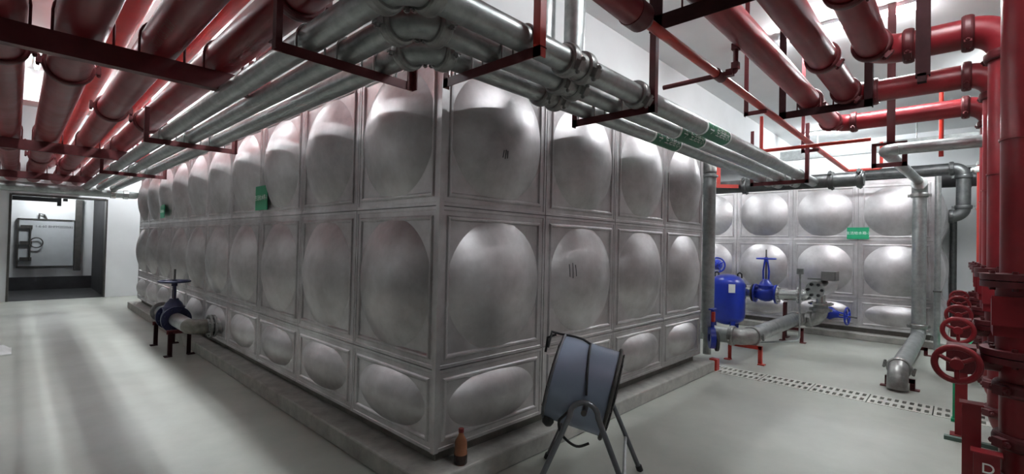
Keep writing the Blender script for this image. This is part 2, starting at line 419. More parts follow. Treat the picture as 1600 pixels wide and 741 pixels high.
def pen_marks(xc, zc, strokes):
    # hand-drawn marker strokes following the dome they sit on
    cx, cz = math.floor(xc)+.5, .21+.5+math.floor(zc-.71)+.5; R = (.435**2+.115**2)/.23
    for dx, h, lean in strokes:
        vs = []
        for i in range(5):
            q = i/4-.5; x, z = xc+dx+lean*q, zc+h*q
            y = -(math.sqrt(R*R-(x-cx)**2-(z-cz)**2)-(R-.115))
            for k in (-1,1): vs += [(x+k*.003,y-.002,z), (x+k*.003,y+.004,z)]
        fs = []
        for i in range(4):
            a = i*4; fs += [(a,a+2,a+6,a+4),(a,a+4,a+5,a+1),(a+2,a+3,a+7,a+6)]
        part(T1, 'pen_mark', MB().add(vs, fs), PRINT)
pen_marks(1.265, 1.29, ((-.03,.10,.0),(.0,.12,.004),(.03,.09,-.004)))
pen_marks(.45, 2.08, ((-.015,.05,.004),(.004,.06,.0),(.022,.05,-.004)))
def plinth(x0, y0, x1, y1, h, label):
    m = MB().bb((x0,y0,0),(x1,y1,h)); o = solo('concrete_plinth', m, CONC, label, 'plinth')
    md = o.modifiers.new('bevel','BEVEL'); md.width = .012; md.segments = 2
plinth(-.14,-.13,4.14,10.14,.13,'low concrete plinth under the large steel tank')
plinth(8.14,-2.14,12.4,4.14,.11,'low concrete plinth under the smaller steel tank')

def sign(loc, right, w, h, txt, label, size, n):
    c = V(loc); r = V(right); t = empty('sign', c-V((0,0,h/2)), label, 'sign')
    d = V(n)*.008
    part(t, 'plate', MB().box(c, tuple(abs(q) for q in r*w+d+V((0,0,h)))), GREEN)
    text_part(t, 'lettering', txt, size, c+d*.5, right, (0,0,1), WHITEP, .001)
sign((-.03,2.94,1.905), (0,-1,0), .33, .25, '生活给水箱-1', 'green sign plate on the left face of the large tank', .06, (-1,0,0))
sign((-.085,7.38,1.905), (0,-1,0), .30, .22, '生活给水箱-1', 'small green sign far along the left face of the large tank', .055, (-1,0,0))
sign((8.26,-1.0,1.82), (0,-1,0), .31, .2, '生活给水箱-2', 'green sign plate on the smaller tank', .058, (-1,0,0))

# ================================================================== GALVANIZED PIPES ROUND THE BIG TANK
GZ, GR = 2.48, .065
GX = {1:-.782, 2:-.578, 3:-.364}; GY = {1:-.75, 2:-.53, 3:-.303}
gl = {1:'galvanized pipe round the big tank, outermost of the three', 2:'galvanized pipe round the big tank, middle of the three', 3:'galvanized pipe round the big tank, closest to the tank'}
def text_cyl(parent, name, s, size, c, right, out, r, th0, m):
    o = text_part(parent, name, s, size, (0,0,0), (1,0,0), (0,1,0), m, .0004)
    b = base(parent); rr, e, u = V(right), V(out), V((0,0,1))
    for v in o.data.vertices:
        co = v.co+b; th = th0+co.y/r
        v.co = V(c)+rr*co.x+(e*math.cos(th)+u*math.sin(th))*(r+.001+max(co.z,0))-b
    return o
for k in (1,2,3):
    t = empty('galvanized_pipe', (GX[k],GY[k],GZ), gl[k], 'pipe', 'three galvanized pipes round the tank corner')
    if k == 1: pts = [(GX[k],12.62,GZ),(GX[k],GY[k],GZ),(6.10,GY[k],GZ)]
    else: pts = [(GX[k],10.70,GZ),(GX[k],GY[k],GZ),(6.10,GY[k],GZ)]
    run(t, pts, GR, GALV, .12, True, GALV, CAST)
    cx = {1:.32,2:.53,3:.64}[k]
    for q in (-.075,.075): coupling(t, (cx+q,GY[k],GZ), (1,0,0), GR, CAST, roll=.5)
    part(t, 'joint_sleeve', MB().cyl((cx-.06,GY[k],GZ),(cx+.06,GY[k],GZ), GR+.008, 28), CAST)
    bnd = part(t, 'marking_band', MB().lathe((2.05,GY[k],GZ), (1,0,0), [(0,GR),(0,GR+.0015),(.5,GR+.0015),(.5,GR)], 32, False), GREENB, 'green flow marking band')
    for x in (2.03,2.55): part(bnd, 'white_ring', MB().lathe((x,GY[k],GZ), (1,0,0), [(0,GR),(0,GR+.0018),(.03,GR+.0018),(.03,GR)], 32, False), WHITEP)
    text_cyl(bnd, 'lettering', '生活给水', .075, (2.38,GY[k],GZ), (1,0,0), (0,-1,0), GR+.0015, -.35, WHITEP)
    text_cyl(bnd, 'arrow', '→', .11, (2.14,GY[k],GZ), (1,0,0), (0,-1,0), GR+.0015, -.35, WHITEP)
    coupling(t, (1.0 if k == 1 else 5.6,GY[k],GZ), (1,0,0), GR, CAST, roll=.6)
# vertical galvanized pipes above the joint
def vpipe(x, y, z0, z1, r, label, m=GALV, collar=True):
    t = empty('vertical_pipe', (x,y,z0), label, 'pipe')
    part(t, 'pipe', MB().cyl((x,y,z0),(x,y,z1), r, 28), m)
    if collar: coupling(t, (x,y,z0+.05), (0,0,1), r, CAST, roll=.4)
    return t
vpipe(.92,-.30,2.62,4.3,.075,'galvanized riser rising to the ceiling behind the pipe joint')
t = vpipe(.80,-.12,2.70,4.3,.08,'second galvanized riser on the ceiling left of its twin', GALV, False)

hd = empty('cross_pipe', (-1.9,10.8,2.29), 'shiny galvanized cross pipe above the doorway fed by the aisle pipes', 'pipe')
part(hd, 'pipe', MB().cyl((-3.98,10.8,2.385),(-.02,10.8,2.385), .095, 32), GALV)
part(hd, 'end_cap', MB().slathe((-.02,10.8,2.385), (1,0,0), [(0,.095),(.05,.09),(.08,.07),(.10,.04),(.105,.001)]), GALV)
for x in (-.36,-.15): part(hd, 'saddle', MB().lathe((x-.05,10.8,2.385), (1,0,0), [(0,.096),(.01,.115),(.09,.115),(.1,.096)], 28, False), CHROME)
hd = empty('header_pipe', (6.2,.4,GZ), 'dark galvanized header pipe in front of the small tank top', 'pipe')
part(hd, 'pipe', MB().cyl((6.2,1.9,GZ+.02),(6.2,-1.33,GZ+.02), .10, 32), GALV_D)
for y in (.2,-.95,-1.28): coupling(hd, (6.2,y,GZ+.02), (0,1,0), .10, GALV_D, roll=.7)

# red brackets carrying the galvanized pipes
def gbracket(a, b, along, pipes, label, hang, ztop=4.3, stub=True, lg=.05):
    """a..b along 'x' or 'y': bar under the pipes; hang: list of end coords with hangers to ztop"""
    a, b = V(a), V(b); d = (b-a).normalized(); s = V((d.y,-d.x,0))
    t = empty('pipe_bracket', (a+b)/2, label, 'bracket', 'red steel pipe brackets')
    part(t, 'bar', MB().angle(a, b, lg, .006, -s if s.dot(V((1,1,0)))<0 else s, (0,0,-1)), REDD)
    for q, z1 in hang:
        q = V(q); part(t, 'hanger', MB().angle(q-V((0,0,lg)), (q.x,q.y,z1), lg*.85, .006, d if (q-a).length<(q-b).length else -d, V((d.y,-d.x,0))), REDB if z1>3.5 else REDD)
    for p, r, ax in pipes: ubolt(t, p, ax, r, r+.03, GALV)
    return t
zb = GZ-GR
def gset_y(Y): return [((GX[k],Y+.02,GZ), GR, (0,1,0)) for k in (1,2,3)]
def gset_x(X): return [((X+.02,GY[k],GZ), GR, (1,0,0)) for k in (1,2,3)]
for Y, lb in ((.035,'nearest the tank corner'),(3.25,'in the middle of the left aisle'),(6.6,'farthest down the left aisle')):
    gbracket((-.97,Y,zb), (-.19,Y,zb), 'x', gset_y(Y), 'red angle bracket under the galvanized pipes '+lb, [((-.97,Y,zb),2.70),((-.19,Y,zb),2.56)])
gbracket((-.115,-.87,zb), (-.115,-.15,zb), 'y', gset_x(-.115), 'red angle bracket right of the pipe elbows at the tank corner', [((-.115,-.87,zb),4.3),((-.115,-.15,zb),2.45)])
gbracket((1.06,-.85,zb), (1.06,-.19,zb), 'y', gset_x(1.06), 'dark red bracket hung below the red pipe frame near the pipe joint', [((1.06,-.85,zb),3.0),((1.06,-.19,zb),2.50)])
gbracket((5.22,-.87,zb), (5.22,-.17,zb), 'y', gset_x(5.22), 'red trapeze bracket at the far end of the galvanized pipes', [((5.22,-.87,zb),3.14),((5.22,-.17,zb),3.13)])

# ================================================================== RED PIPES OVER THE LEFT AISLE
LZ = 2.73
LP = [(-1.868,.115,'dark red pipe over the left aisle, at the picture edge'), (-1.525,.125,'dark red pipe over the left aisle, second from the picture edge'), (-1.153,.110,'dark red pipe over the left aisle with stencilled letters, third from the edge'), (-.809,.110,'dark red pipe over the left aisle, closest to the galvanized pipes')]
for i, (x, r, lb) in enumerate(LP):
    z = LZ-.11+r
    t = empty('red_pipe', (x,4,z), lb, 'pipe', 'dark red pipes over the left aisle')
    part(t, 'pipe', MB().cyl((x,-4.6,z),(x,12.62,z), r, 36), RED)
    for y in ({0:(2.3,7.0),1:(2.55,8.4),2:(3.75,9.2),3:(.15,4.1)}[i]): coupling(t, (x,y,z), (0,1,0), r, CLAMP, roll=.0)
    if i >= 2:
        text_cyl(t, 'lettering', 'DN200 GB/T3091', .075, (x,{2:1.05,3:1.0}[i],z), (0,-1,0), (-1,0,0), r, -.95 if i == 2 else -1.5, mat('stencil_grey_red_%d'%i, (.22,.09,.09), 0, .5))['kind'] = 'stuff'
# red pipes of the upper layer
for x, r, lb in ((-1.26,.10,'red pipe of the upper layer seen between the second and third aisle pipes'), (-.79,.065,'slim red pipe of the upper layer seen between the third and fourth aisle pipes')):
    t = empty('red_pipe', (x,4,3.1), lb, 'pipe')
    part(t, 'pipe', MB().cyl((x,-4.6,3.1),(x,12.62,3.1), r, 28), REDB)
def lbracket(Y, label, zt):
    t = empty('pipe_bracket', (-1.3,Y,zt), label, 'bracket', 'red steel pipe brackets')
    part(t, 'channel', MB().channel((-2.2,Y,zt-.125),(-.52,Y,zt-.125), .125, .07, .008, (0,0,1), (0,1,0)), REDD)
    for x in (-2.2,-.60): part(t, 'hanger', MB().channel((x,Y,zt),(x,Y,4.3), .09, .05, .007, (1,0,0), (0,1,0)), RED)
    part(t, 'end_plate', MB().bb((-.66,Y-.006,zt-.125),(-.52,Y+.0,zt+.13)), RED)
    for x, r, lb in LP: ubolt(t, (x,Y+.03,LZ-.11+r), (0,1,0), r, r+.04, CLAMP, .008)
for Y, lb in ((1.38,'nearest the camera'),(5.9,'halfway down the aisle'),(10.1,'farthest, above the doorway')):
    lbracket(Y, 'heavy red channel bracket under the aisle pipes, '+lb, LZ-.11)

# ================================================================== RED PIPES ON THE RIGHT AND THEIR RISERS
RZ = 3.10
RY = -2.53
RP = [(-1.115,.0994,5.35,'red pipe ahead right, lowest in view, farthest of the three'), (-1.448,.1066,4.12,'red pipe ahead right, middle of the three with an elbow'), (-1.78,.1066,2.98,'red pipe ahead right, nearest of the three with an elbow')]
def gear_valve(t, x, y, z0, z1, r):
    """flanged valve in a riser with a geared handwheel on its aisle side"""
    zc = (z0+z1)/2
    flange(t, (x,y,z1+.05), (0,0,1), r, r+.07, CLAMP, .03); flange(t, (x,y,z1+.015), (0,0,1), r, r+.07, CLAMP, .03)
    flange(t, (x,y,z0-.015), (0,0,1), r, r+.07, CLAMP, .03); flange(t, (x,y,z0-.05), (0,0,1), r, r+.07, CLAMP, .03)
    b = MB().cyl((x,y,z0),(x,y,z1), r+.015, 28); b.box((x,y,zc), (r*2.3,r*2.5,(z1-z0)*.55))
    bd = part(t, 'valve_body', b, RED)
    part(t, 'bonnet_plate', MB().box((x-r*1.2,y+.03,zc+.04), (.02,r*2.0,.14)), RED)
    g = MB().cyl((x,y+r*.8,.96),(x,y+.22,.96), .05, 16); g.box((x-.03,y+.235,.96), (.15,.11,.13))
    part(t, 'gear_box', g, CLAMP)
    wx = x-.25; wc = V((wx,y+.25,.96)); R = .080
    part(t, 'wheel_shaft', MB().cyl((x-.10,y+.25,.96), wc, .014, 10), CLAMP)
    wh = part(t, 'handwheel', MB().tube([wc+V((0,R*math.cos(a),R*math.sin(a))) for a in [2*PI*i/36 for i in range(36)]], .0145, 10, True), RED)
    sp = MB().cyl(wc-V((.02,0,0)), wc+V((.02,0,0)), .026, 14)
    for i in range(3):
        a = 2*PI*i/3+.5; sp.tube([wc+V((0,math.cos(a),math.sin(a)))*.02, wc+V((-.012,math.cos(a)*R*.5,math.sin(a)*R*.5)), wc+V((0,math.cos(a),math.sin(a)))*R], .010, 8)
    part(wh, 'spokes', sp, RED)
def lower_riser(t, x, y, r, zt):
    part(t, 'lower_pipe', MB().cyl((x,y,.42),(x,y,zt), r, 32), RED)
    for z in (.84,.59): coupling(t, (x,y,z), (0,0,1), r, CLAMP, roll=PI*.25)
    part(t, 'elbow', MB().tube(arc_pts((x,y-.24,.42),(x,y,.42),(x,y-.24,.18),12), r*1.03, 28), RED)
    coupling(t, (x,y,.40), (0,0,1), r, CLAMP, roll=PI*.25)
    part(t, 'branch_pipe', MB().cyl((x,y-.24,.18),(x,y-1.6,.18), r, 28), RED)
for i, (y, r, xe, lb) in enumerate(RP):
    t = empty('red_pipe', (xe,RY,0), lb, 'pipe', 'red pipes from ceiling to gear valves')
    run(t, [(-.42,y,4.3),(-.42,y,RZ),(xe,y,RZ),(xe,RY,RZ),(xe,RY,1.40)], r, RED, .20, True, RED, CLAMP, 36, roll=.8)
    coupling(t, (xe-1.3,y,RZ), (1,0,0), r, CLAMP, roll=.6)
    part(t, 'collar', MB().lathe((xe,RY,2.05), (0,0,1), [(0,r),(0,r+.006),(.012,r+.006),(.012,r)], 28, False), RED)
    gear_valve(t, xe, RY, 1.03, 1.33, .1)
    lower_riser(t, xe, RY, .1, 1.0)
for x, top, lb, m in ((1.60,4.3,'thick dark red riser at the right picture edge with handwheel valve',RED),(6.45,2.62,'bright red riser farthest along the row of valves',REDB)):
    t = empty('red_riser', (x,RY,0), lb, 'pipe', 'red risers with gear valves')
    part(t, 'pipe', MB().cyl((x,RY,1.40),(x,RY,top), .1, 36), m)
    part(t, 'collar', MB().lathe((x,RY,2.05), (0,0,1), [(0,.1),(0,.106),(.012,.106),(.012,.1)], 28, False), m)
    gear_valve(t, x, RY, 1.03, 1.33, .1)
    lower_riser(t, x, RY, .1, 1.0)
    if top < 4: coupling(t, (x,RY,2.55), (0,0,1), .1, WHITEP); part(t, 'end_cap', MB().slathe((x,RY,2.6), (0,0,1), [(0,.11),(.05,.1),(.08,.06),(.09,.001)]), GALV)

# trapeze frames for the red pipes
def rframe(X, y0, y1, zt, hangs, pipes, label, wd=.075):
    t = empty('pipe_bracket', (X,(y0+y1)/2,zt), label, 'bracket', 'red steel pipe brackets')
    part(t, 'bar', MB().angle((X,y1,zt),(X,y0,zt), wd, .008, (1,0,0), (0,0,-1)), PRIMER)
    for y, z1 in hangs: part(t, 'hanger', MB().angle((X,y,zt-wd),(X,y,z1), wd*.9, .008, (1,0,0), (0,1,0) if y < (y0+y1)/2 else (0,-1,0)), PRIMER)
    for y, r in pipes: ubolt(t, (X+.03,y,RZ), (1,0,0), r, r+.03, CLAMP, .007)
pr = [(p[0],p[1]) for p in RP]
rframe(1.06,-2.35,-.80,RZ-.108,[(-2.35,4.3),(-.80,4.3)],pr,'dark red trapeze frame across the right-hand pipes nearest the camera', .10)
rframe(3.95,-1.66,-.84,RZ-.108,[(-1.66,4.3),(-.84,4.3)],pr[:2],'dark red trapeze frame under two pipes ahead of their elbows')
t = empty('hanger_bar', (2.62,-2.08,2.74), 'dark flat hanger bar beside the nearest red cross pipe', 'hanger')
part(t, 'bar', MB().channel((2.60,-2.13,2.74),(2.60,-2.13,4.3), .08, .05, .008, (0,1,0), (1,0,0)), PRIMER)
part(t, 'foot_lug', MB().bb((2.60,-2.11,2.70),(2.66,-2.06,2.76)), PRIMER)
t = empty('hanger_bar', (4.95,-1.7,2.45), 'red hanger with a square cradle holding the thin galvanized cross pipe', 'hanger')
part(t, 'bar', MB().angle((4.95,-1.68,2.69),(4.95,-1.68,4.3), .075, .006, (0,-1,0), (1,0,0)), REDD)
part(t, 'cradle', MB().angle((4.95,-1.545,2.50),(4.95,-1.86,2.50), .05, .006, (1,0,0), (0,0,-1)), REDD)
for y, dy in ((-1.545,-1),(-1.86,1)): part(t, 'cradle_leg', MB().angle((4.95,y,2.45),(4.95,y,2.72), .045, .006, (1,0,0), (0,dy,0)), REDD)
part(t, 'cradle_top', MB().angle((4.95,-1.545,2.70),(4.95,-1.86,2.70), .03, .006, (1,0,0), (0,0,1)), REDD)
t = empty('hanger_rod', (5.1,-2.09,2.6), 'thin bright red hanger rod behind the red cross pipes', 'hanger')
part(t, 'rod', MB().cyl((5.6,-2.12,2.62),(5.6,-2.12,3.55), .022, 10), REDB)
part(t, 'tip', MB().cyl((5.6,-2.12,3.55),(5.6,-2.12,3.6), .022, 10, .005), REDB)

# thin sprinkler pipes
SZ, SY, SR = 2.84, -.915, .032
t = empty('sprinkler_pipe', (4,SY,SZ), 'thin red sprinkler main running diagonally under the ceiling', 'pipe')
part(t, 'pipe', MB().cyl((.80,SY,SZ),(7.7,SY,SZ), SR, 20), REDB)
part(t, 'reducer', MB().lathe((.62,SY,SZ), (1,0,0), [(0,.085),(.12,.085),(.2,SR+.005)], 24), CLAMP)
part(t, 'tee', MB().cyl((1.91,SY,SZ),(2.04,SY,SZ), SR+.009, 20), REDD)
run(t, [(.15,SY-.02,4.3),(.15,SY-.02,SZ),(.66,SY,SZ)], .08, RED, .12, False, pname='feed_pipe')
t = empty('sprinkler_branch', (1.975,-.7,SZ), 'thin red branch pipe crossing the sprinkler main with a double bend', 'pipe')
run(t, [(1.975,-.46,SZ),(1.975,-1.04,SZ),(1.975,-1.04,3.06),(1.975,-1.08,3.06)], .019, REDD, .018, False, seg=14)
for k, (q) in enumerate(((1.975,-1.0,SZ),(1.975,-1.04,SZ+.045),(1.975,-1.04,3.03))): part(t, 'fitting', MB().box(q, (.05,.05,.05)), REDD)
def shook(X, label):
    t = empty('pipe_hook', (X,SY,SZ), label, 'bracket', 'small hooks of the sprinkler main')
    part(t, 'arm', MB().angle((X,-.97,SZ-SR),(X,-.77,SZ-SR), .04, .005, (1,0,0), (0,0,-1)), CLAMP)
    part(t, 'hanger', MB().angle((X,-.77,SZ-SR-.04),(X,-.77,4.3), .04, .005, (1,0,0), (0,-1,0)), CLAMP)
shook(3.03,'small dark hook carrying the sprinkler main near the branch pipe'); shook(5.28,'small grey hook carrying the sprinkler main near its far end')
t = empty('sprinkler_drop', (4.4,-.54,2.7), 'bright red thin pipe turning from a drop to the right', 'pipe')
run(t, [(4.4,-.54,3.1),(4.4,-.54,2.68),(4.4,-1.6,2.68)], .020, REDB, .04, False, seg=14)
t = empty('sprinkler_drop', (7.66,-1.2,2.8), 'bright red thin pipe loop above the small tank', 'pipe')
run(t, [(7.66,-.93,2.83),(7.66,-1.37,2.83),(7.66,-1.37,3.25)], .022, REDB, .04, False, seg=14)
t = empty('valve_bracket', (6.07,.45,2.5), 'red angle bracket with a foot beside the vertical pipe top', 'bracket')
part(t, 'post', MB().angle((6.045,.587,2.54),(6.045,.587,2.85), .06, .006, (0,-1,0), (1,0,0)), REDB)
part(t, 'foot', MB().angle((6.045,.587,2.54),(6.045,.25,2.51), .055, .006, (1,0,0), (0,0,-1)), REDB)

# galvanized cross pipe to the small tank's standpipe
t = empty('standpipe', (7.93,-1.82,0), 'galvanized standpipe in front of the small tank, ending in a floor elbow', 'pipe')
run(t, [(4.81,-2.62,2.62),(4.81,-1.67,2.62),(7.90,-1.81,2.62)], .062, GALV, .13, False, GALV, CAST)
part(t, 'reducing_elbow', MB().tube(arc_pts((7.80,-1.82,2.44),(7.80,-1.82,2.58),(7.94,-1.82,2.44),12), .1, 28), GALV)
part(t, 'pipe', MB().cyl((7.94,-1.82,.40),(7.94,-1.82,2.45), .088, 32), GALV)
coupling(t, (7.94,-1.82,2.40), (0,0,1), .088, CAST); coupling(t, (7.94,-1.82,.36), (0,0,1), .088, CAST, roll=.5)
part(t, 'elbow', MB().tube(arc_pts((7.76,-1.82,.34),(7.94,-1.82,.34),(7.76,-1.82,.21),12), .092, 28), GALV)
part(t, 'floor_pipe', MB().cyl((5.06,-1.80,.21),(7.78,-1.82,.21), .09, 32), GALV)
coupling(t, (5.06,-1.80,.21), (1,0,0), .09, CAST, roll=.2)
part(t, 'elbow', MB().tube(arc_pts((5.04,-1.80,.02),(5.04,-1.80,.21),(4.85,-1.80,.02),12), .094, 28), CAST)
def stand(x, y, h, w, m, label, along='y', t_=.045):
    t = empty('pipe_stand', (x,y,0), label, 'stand', 'small red pipe stands on the floor')
    d = V((0,1,0)) if along == 'y' else V((1,0,0)); c = V((x,y,0))
    for k in (-1,1):
        p = c+d*k*w/2
        part(t, 'leg', MB().angle(p, p+V((0,0,h)), t_, .006, -d*k, (d.y,d.x,0)), m)
        part(t, 'foot', MB().box(p+V((0,0,.006)), (.08,.08,.012)), m)
    part(t, 'crossbar', MB().angle(c-d*w/2+V((0,0,h)), c+d*w/2+V((0,0,h)), t_, .006, (d.y,d.x,0), (0,0,-1)), m)
stand(5.0,-1.81,.115,.26,REDD,'red pipe stand under the floor elbow in the foreground')
stand(7.45,-1.82,.115,.26,REDD,'red pipe stand near the foot of the standpipe')
t = empty('slim_pipe', (8.09,-2.03,0), 'slim galvanized pipe beside the standpipe at the small tank corner', 'pipe')
part(t, 'pipe', MB().cyl((8.09,-2.03,.0),(8.09,-2.03,2.7), .04, 20), GALV)
part(t, 'clip', MB().bb((8.04,-2.08,.9),(8.15,-1.98,.92)), DARKST)

# dark pipes beyond the small tank
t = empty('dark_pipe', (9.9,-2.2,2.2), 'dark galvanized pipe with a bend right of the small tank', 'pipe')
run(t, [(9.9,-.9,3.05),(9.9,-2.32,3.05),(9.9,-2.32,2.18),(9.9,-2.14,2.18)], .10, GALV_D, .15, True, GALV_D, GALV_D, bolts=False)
t = empty('dark_pipe', (10.6,-1,2.95), 'thick black pipe running behind above the small tank', 'pipe')
part(t, 'pipe', MB().cyl((10.6,2.5,2.95),(10.6,-3.6,2.95), .17, 28), BLACK)
for y in (-.4,-1.4,-2.4): coupling(t, (10.6,y,2.95), (0,1,0), .17, BLACK, bolts=False)
t = empty('cable_tray', (11.3,-1,3.72), 'grey galvanized cable tray below the ceiling by the far wall', 'tray')
part(t, 'tray', MB().channel((11.3,4.5,3.72),(11.3,-4.5,3.72), .22, .12, .01, (0,0,1), (1,0,0)), GALV)
for y in (-3.4,-1.6,.2,2): part(t, 'hanger', MB().cyl((11.36,y,3.94),(11.36,y,4.3), .012, 8), GALV)
t = empty('pale_pipe', (12.2,-1,3.3), 'pale grey pipe along the far wall above the small tank', 'pipe')
part(t, 'pipe', MB().cyl((12.2,4.5,3.32),(12.2,-4.5,3.32), .09, 24), HOUS)
t = empty('duct_post', (9.4,-2.65,0), 'grey conduit standing against the wall right of the small tank', 'conduit')
part(t, 'pipe', MB().cyl((12.5,-2.17,0),(12.5,-2.17,2.4), .06, 14), GALV_D)
tb = MB()
rr = random.Random(3); vs = []; n = 12
for i in range(n):
    for j in range(n):
        u, v = i/(n-1)-.5, j/(n-1)-.5; e = max(0,1-3.2*(u*u+v*v)); vs.append((8.0+u*.7, -2.42+v*.3, .012+e*.26*(.6+.5*rr.random())))
tb.add(vs, [(i*n+j,i*n+j+1,(i+1)*n+j+1,(i+1)*n+j) for i in range(n-1) for j in range(n-1)], True)
tb.add([(p[0],p[1],.001) for p in vs], [(i*n+j,(i+1)*n+j,(i+1)*n+j+1,i*n+j+1) for i in range(n-1) for j in range(n-1)])
solo('tarp', tb, GREEN, 'crumpled green net bag beside the small tank', 'bag')

# ================================================================== VERTICAL PIPE AT THE BIG TANK'S END
t = empty('vertical_pipe', (4.3,.03,0), 'galvanized vertical pipe at the far right end of the large tank', 'pipe')
part(t, 'pipe', MB().cyl((4.3,.03,.42),(4.3,.03,2.44), .076, 32), GALV)
part(t, 'elbow', MB().tube(arc_pts((4.3,.19,2.46),(4.3,.03,2.46),(4.3,.19,2.62),10), .08, 24), CAST)
part(t, 'collar', MB().lathe((4.3,.03,2.40), (0,0,1), [(0,.076),(0,.10),(.02,.10),(.02,.076)], 28, False), GALV)
part(t, 'foot_pipe', MB().cyl((4.3,.03,.16),(4.3,.03,.42), .05, 20), GALV)
t = empty('butterfly_valve', (4.19,-.05,.14), 'blue wafer valve half hidden behind the end of the large tank', 'valve')
part(t, 'disc_body', MB().lathe((4.13,-.06,.40), (.5,-.85,0), [(0,.05),(0,.13),(.06,.13),(.06,.05)], 28, False), BLUE)
part(t, 'neck', MB().cyl((4.15,-.09,.52),(4.15,-.09,.74), .022, 14), BLUE)
part(t, 'lever_plate', MB().box((4.15,-.09,.75), (.14,.05,.016)), BLUE)
part(t, 'tag', MB().box((4.12,-.11,.66), (.045,.03,.12)), REDB)
part(t, 'end_flange', MB().lathe((4.17,-.12,.36), (.5,-.85,0), [(0,.04),(0,.12),(.03,.12),(.03,.04)], 28, False), BLACK)
part(t, 'foot_block', MB().box((4.20,-.10,.07), (.09,.09,.14)), REDB)

# ================================================================== FLOOR PIPE AND PUMP SET AT THE SMALL TANK
t = empty('suction_pipe', (5.6,-.29,0), 'large galvanized pipe bending along the floor towards the small tank', 'pipe')
run(t, [(4.79,1.6,.35),(4.79,-.29,.35),(7.42,-.29,.35),(7.42,-.62,.35),(7.42,-.62,.60)], .105, GALV, .17, True, CAST, CAST, 32)
flange(t, (7.42,-.62,.63), (0,0,1), .105, .18, CHROME, .025)
stand(4.93,-.22,.235,.42,REDB,'red pipe stand under the first bend of the large floor pipe')
stand(7.05,-.30,.235,.30,REDD,'red pipe stand under the large floor pipe next to the pump set')
t = empty('booster_pump', (7.42,-.62,.64), 'polished steel pump body with bolted round end and junction box', 'pump')
part(t, 'neck', MB().cyl((7.42,-.62,.64),(7.42,-.62,.80), .07, 24), CHROME)
part(t, 'barrel', MB().cyl((7.12,-.60,.87),(7.85,-.66,.90), .125, 32), CHROME)
ef = part(t, 'end_plate', MB().cyl((7.09,-.597,.869),(7.12,-.60,.87), .14, 32), CHROME)
for i in range(6):
    a = 2*PI*i/6; part(ef, 'bolt', MB().cyl((7.07,-.596+.098*math.cos(a),.869+.098*math.sin(a)),(7.09,-.597+.098*math.cos(a),.869+.098*math.sin(a)), .024, 8), BLACK)
jb = part(t, 'junction_box', MB().box((7.45,-.74,1.09), (.30,.20,.15)), STEEL_D)
part(jb, 'cover', MB().box((7.295,-.74,1.09), (.012,.18,.14)), CHROME)
part(t, 'bracket_arm', MB().box((7.45,-.58,1.03), (.10,.30,.03)), STEEL_D)
t = empty('gauge_pipe', (7.05,-.38,0), 'thin grey standing tube with small gauge head beside the pump', 'pipe')
run(t, [(6.35,.0,.04),(6.95,-.42,.04),(6.95,-.42,1.12)], .014, GALV, .08, False, seg=10)
part(t, 'gauge', MB().box((6.95,-.42,1.16), (.06,.09,.09)), GALV)

def gate_valve(base_pt, axis, r, m, zst, wheel_r, label, name='gate_valve', bonnet=.5):
    """valve centred on base_pt in a pipe along axis, stem upward"""
    c = V(base_pt); ax = V(axis).normalized(); t = empty(name, c, label, 'valve')
    part(t, 'valve_body', MB().slathe(c-ax*.17, ax, [(0,r*1.0),(.05,r*1.05),(.10,r*1.35),(.17,r*1.5),(.24,r*1.35),(.29,r*1.05),(.34,r*1.0)], 28), m)
    for k in (-1,1): flange(t, c+ax*k*.17, ax, r, r*1.75, m, .026)
    H = zst
    part(t, 'bonnet', MB().slathe(c, (0,0,1), [(0,r*1.25),(r*1.2,r*1.22),(r*1.45,r*1.35),(r*1.6,r*1.35),(r*1.65,r*1.15),(r*2.1,r*.95),(r*2.5,r*.6),(r*2.7,r*.55),(r*2.7,r*.001)], 28), m)
    yk = MB(); s = V((-ax.y,ax.x,0))
    for k in (-1,1): yk.tube([c+ax*k*r*.45+V((0,0,r*2.55)), c+ax*k*r*.5+V((0,0,r*2.7+(H-r*2.7)*.4)), c+ax*k*r*.22+V((0,0,H-.02))], r*.16, 8)
    yk.cyl(c+V((0,0,H-.05)), c+V((0,0,H)), r*.36, 16)
    part(t, 'yoke', yk, m)
    part(t, 'stem', MB().cyl(c+V((0,0,r*2.5)), c+V((0,0,H+.17)), r*.14, 10), DARKST)
    wc = c+V((0,0,H+.01))
    wh = part(t, 'handwheel', MB().tube([wc+V((math.cos(a),math.sin(a),0))*wheel_r for a in [2*PI*i/32 for i in range(32)]], .014, 8, True), m)
    sp = MB().cyl(wc-V((0,0,.02)), wc+V((0,0,.025)), .03, 12)
    for i in range(4):
        a = PI/2*i+.4; sp.cyl(wc, wc+V((math.cos(a),math.sin(a),0))*wheel_r, .011, 8)
    part(wh, 'spokes', sp, m)
    return t
gate_valve((7.42,.21,.72), (0,1,0), .095, BLUE, .61, .15, 'blue gate valve with upright stem between vessel and pump')
t = empty('valve_pipe', (7.42,0,.72), 'short steel pipe with flanges joining blue valve and pump', 'pipe')
part(t, 'pipe', MB().cyl((7.42,.03,.72),(7.42,-.36,.74), .092, 28), CHROME)
part(t, 'elbow', MB().tube(arc_pts((7.42,-.36,.86),(7.42,-.36,.74),(7.42,-.48,.86),8), .085, 24), CHROME)
flange(t, (7.42,.01,.72), (0,1,0), .09, .155, CHROME); flange(t, (7.42,-.30,.735), (0,1,0), .09, .14, CHROME)
part(t, 'stub', MB().cyl((7.42,.39,.72),(7.42,.62,.72), .09, 28), CHROME)
flange(t, (7.42,.42,.72), (0,1,0), .09, .155, BLACK); flange(t, (7.42,.58,.72), (0,1,0), .09, .16, BLACK)
stand(7.42,-.12,.60,.10,REDD,'tall red stand under the steel valve pipe','x')

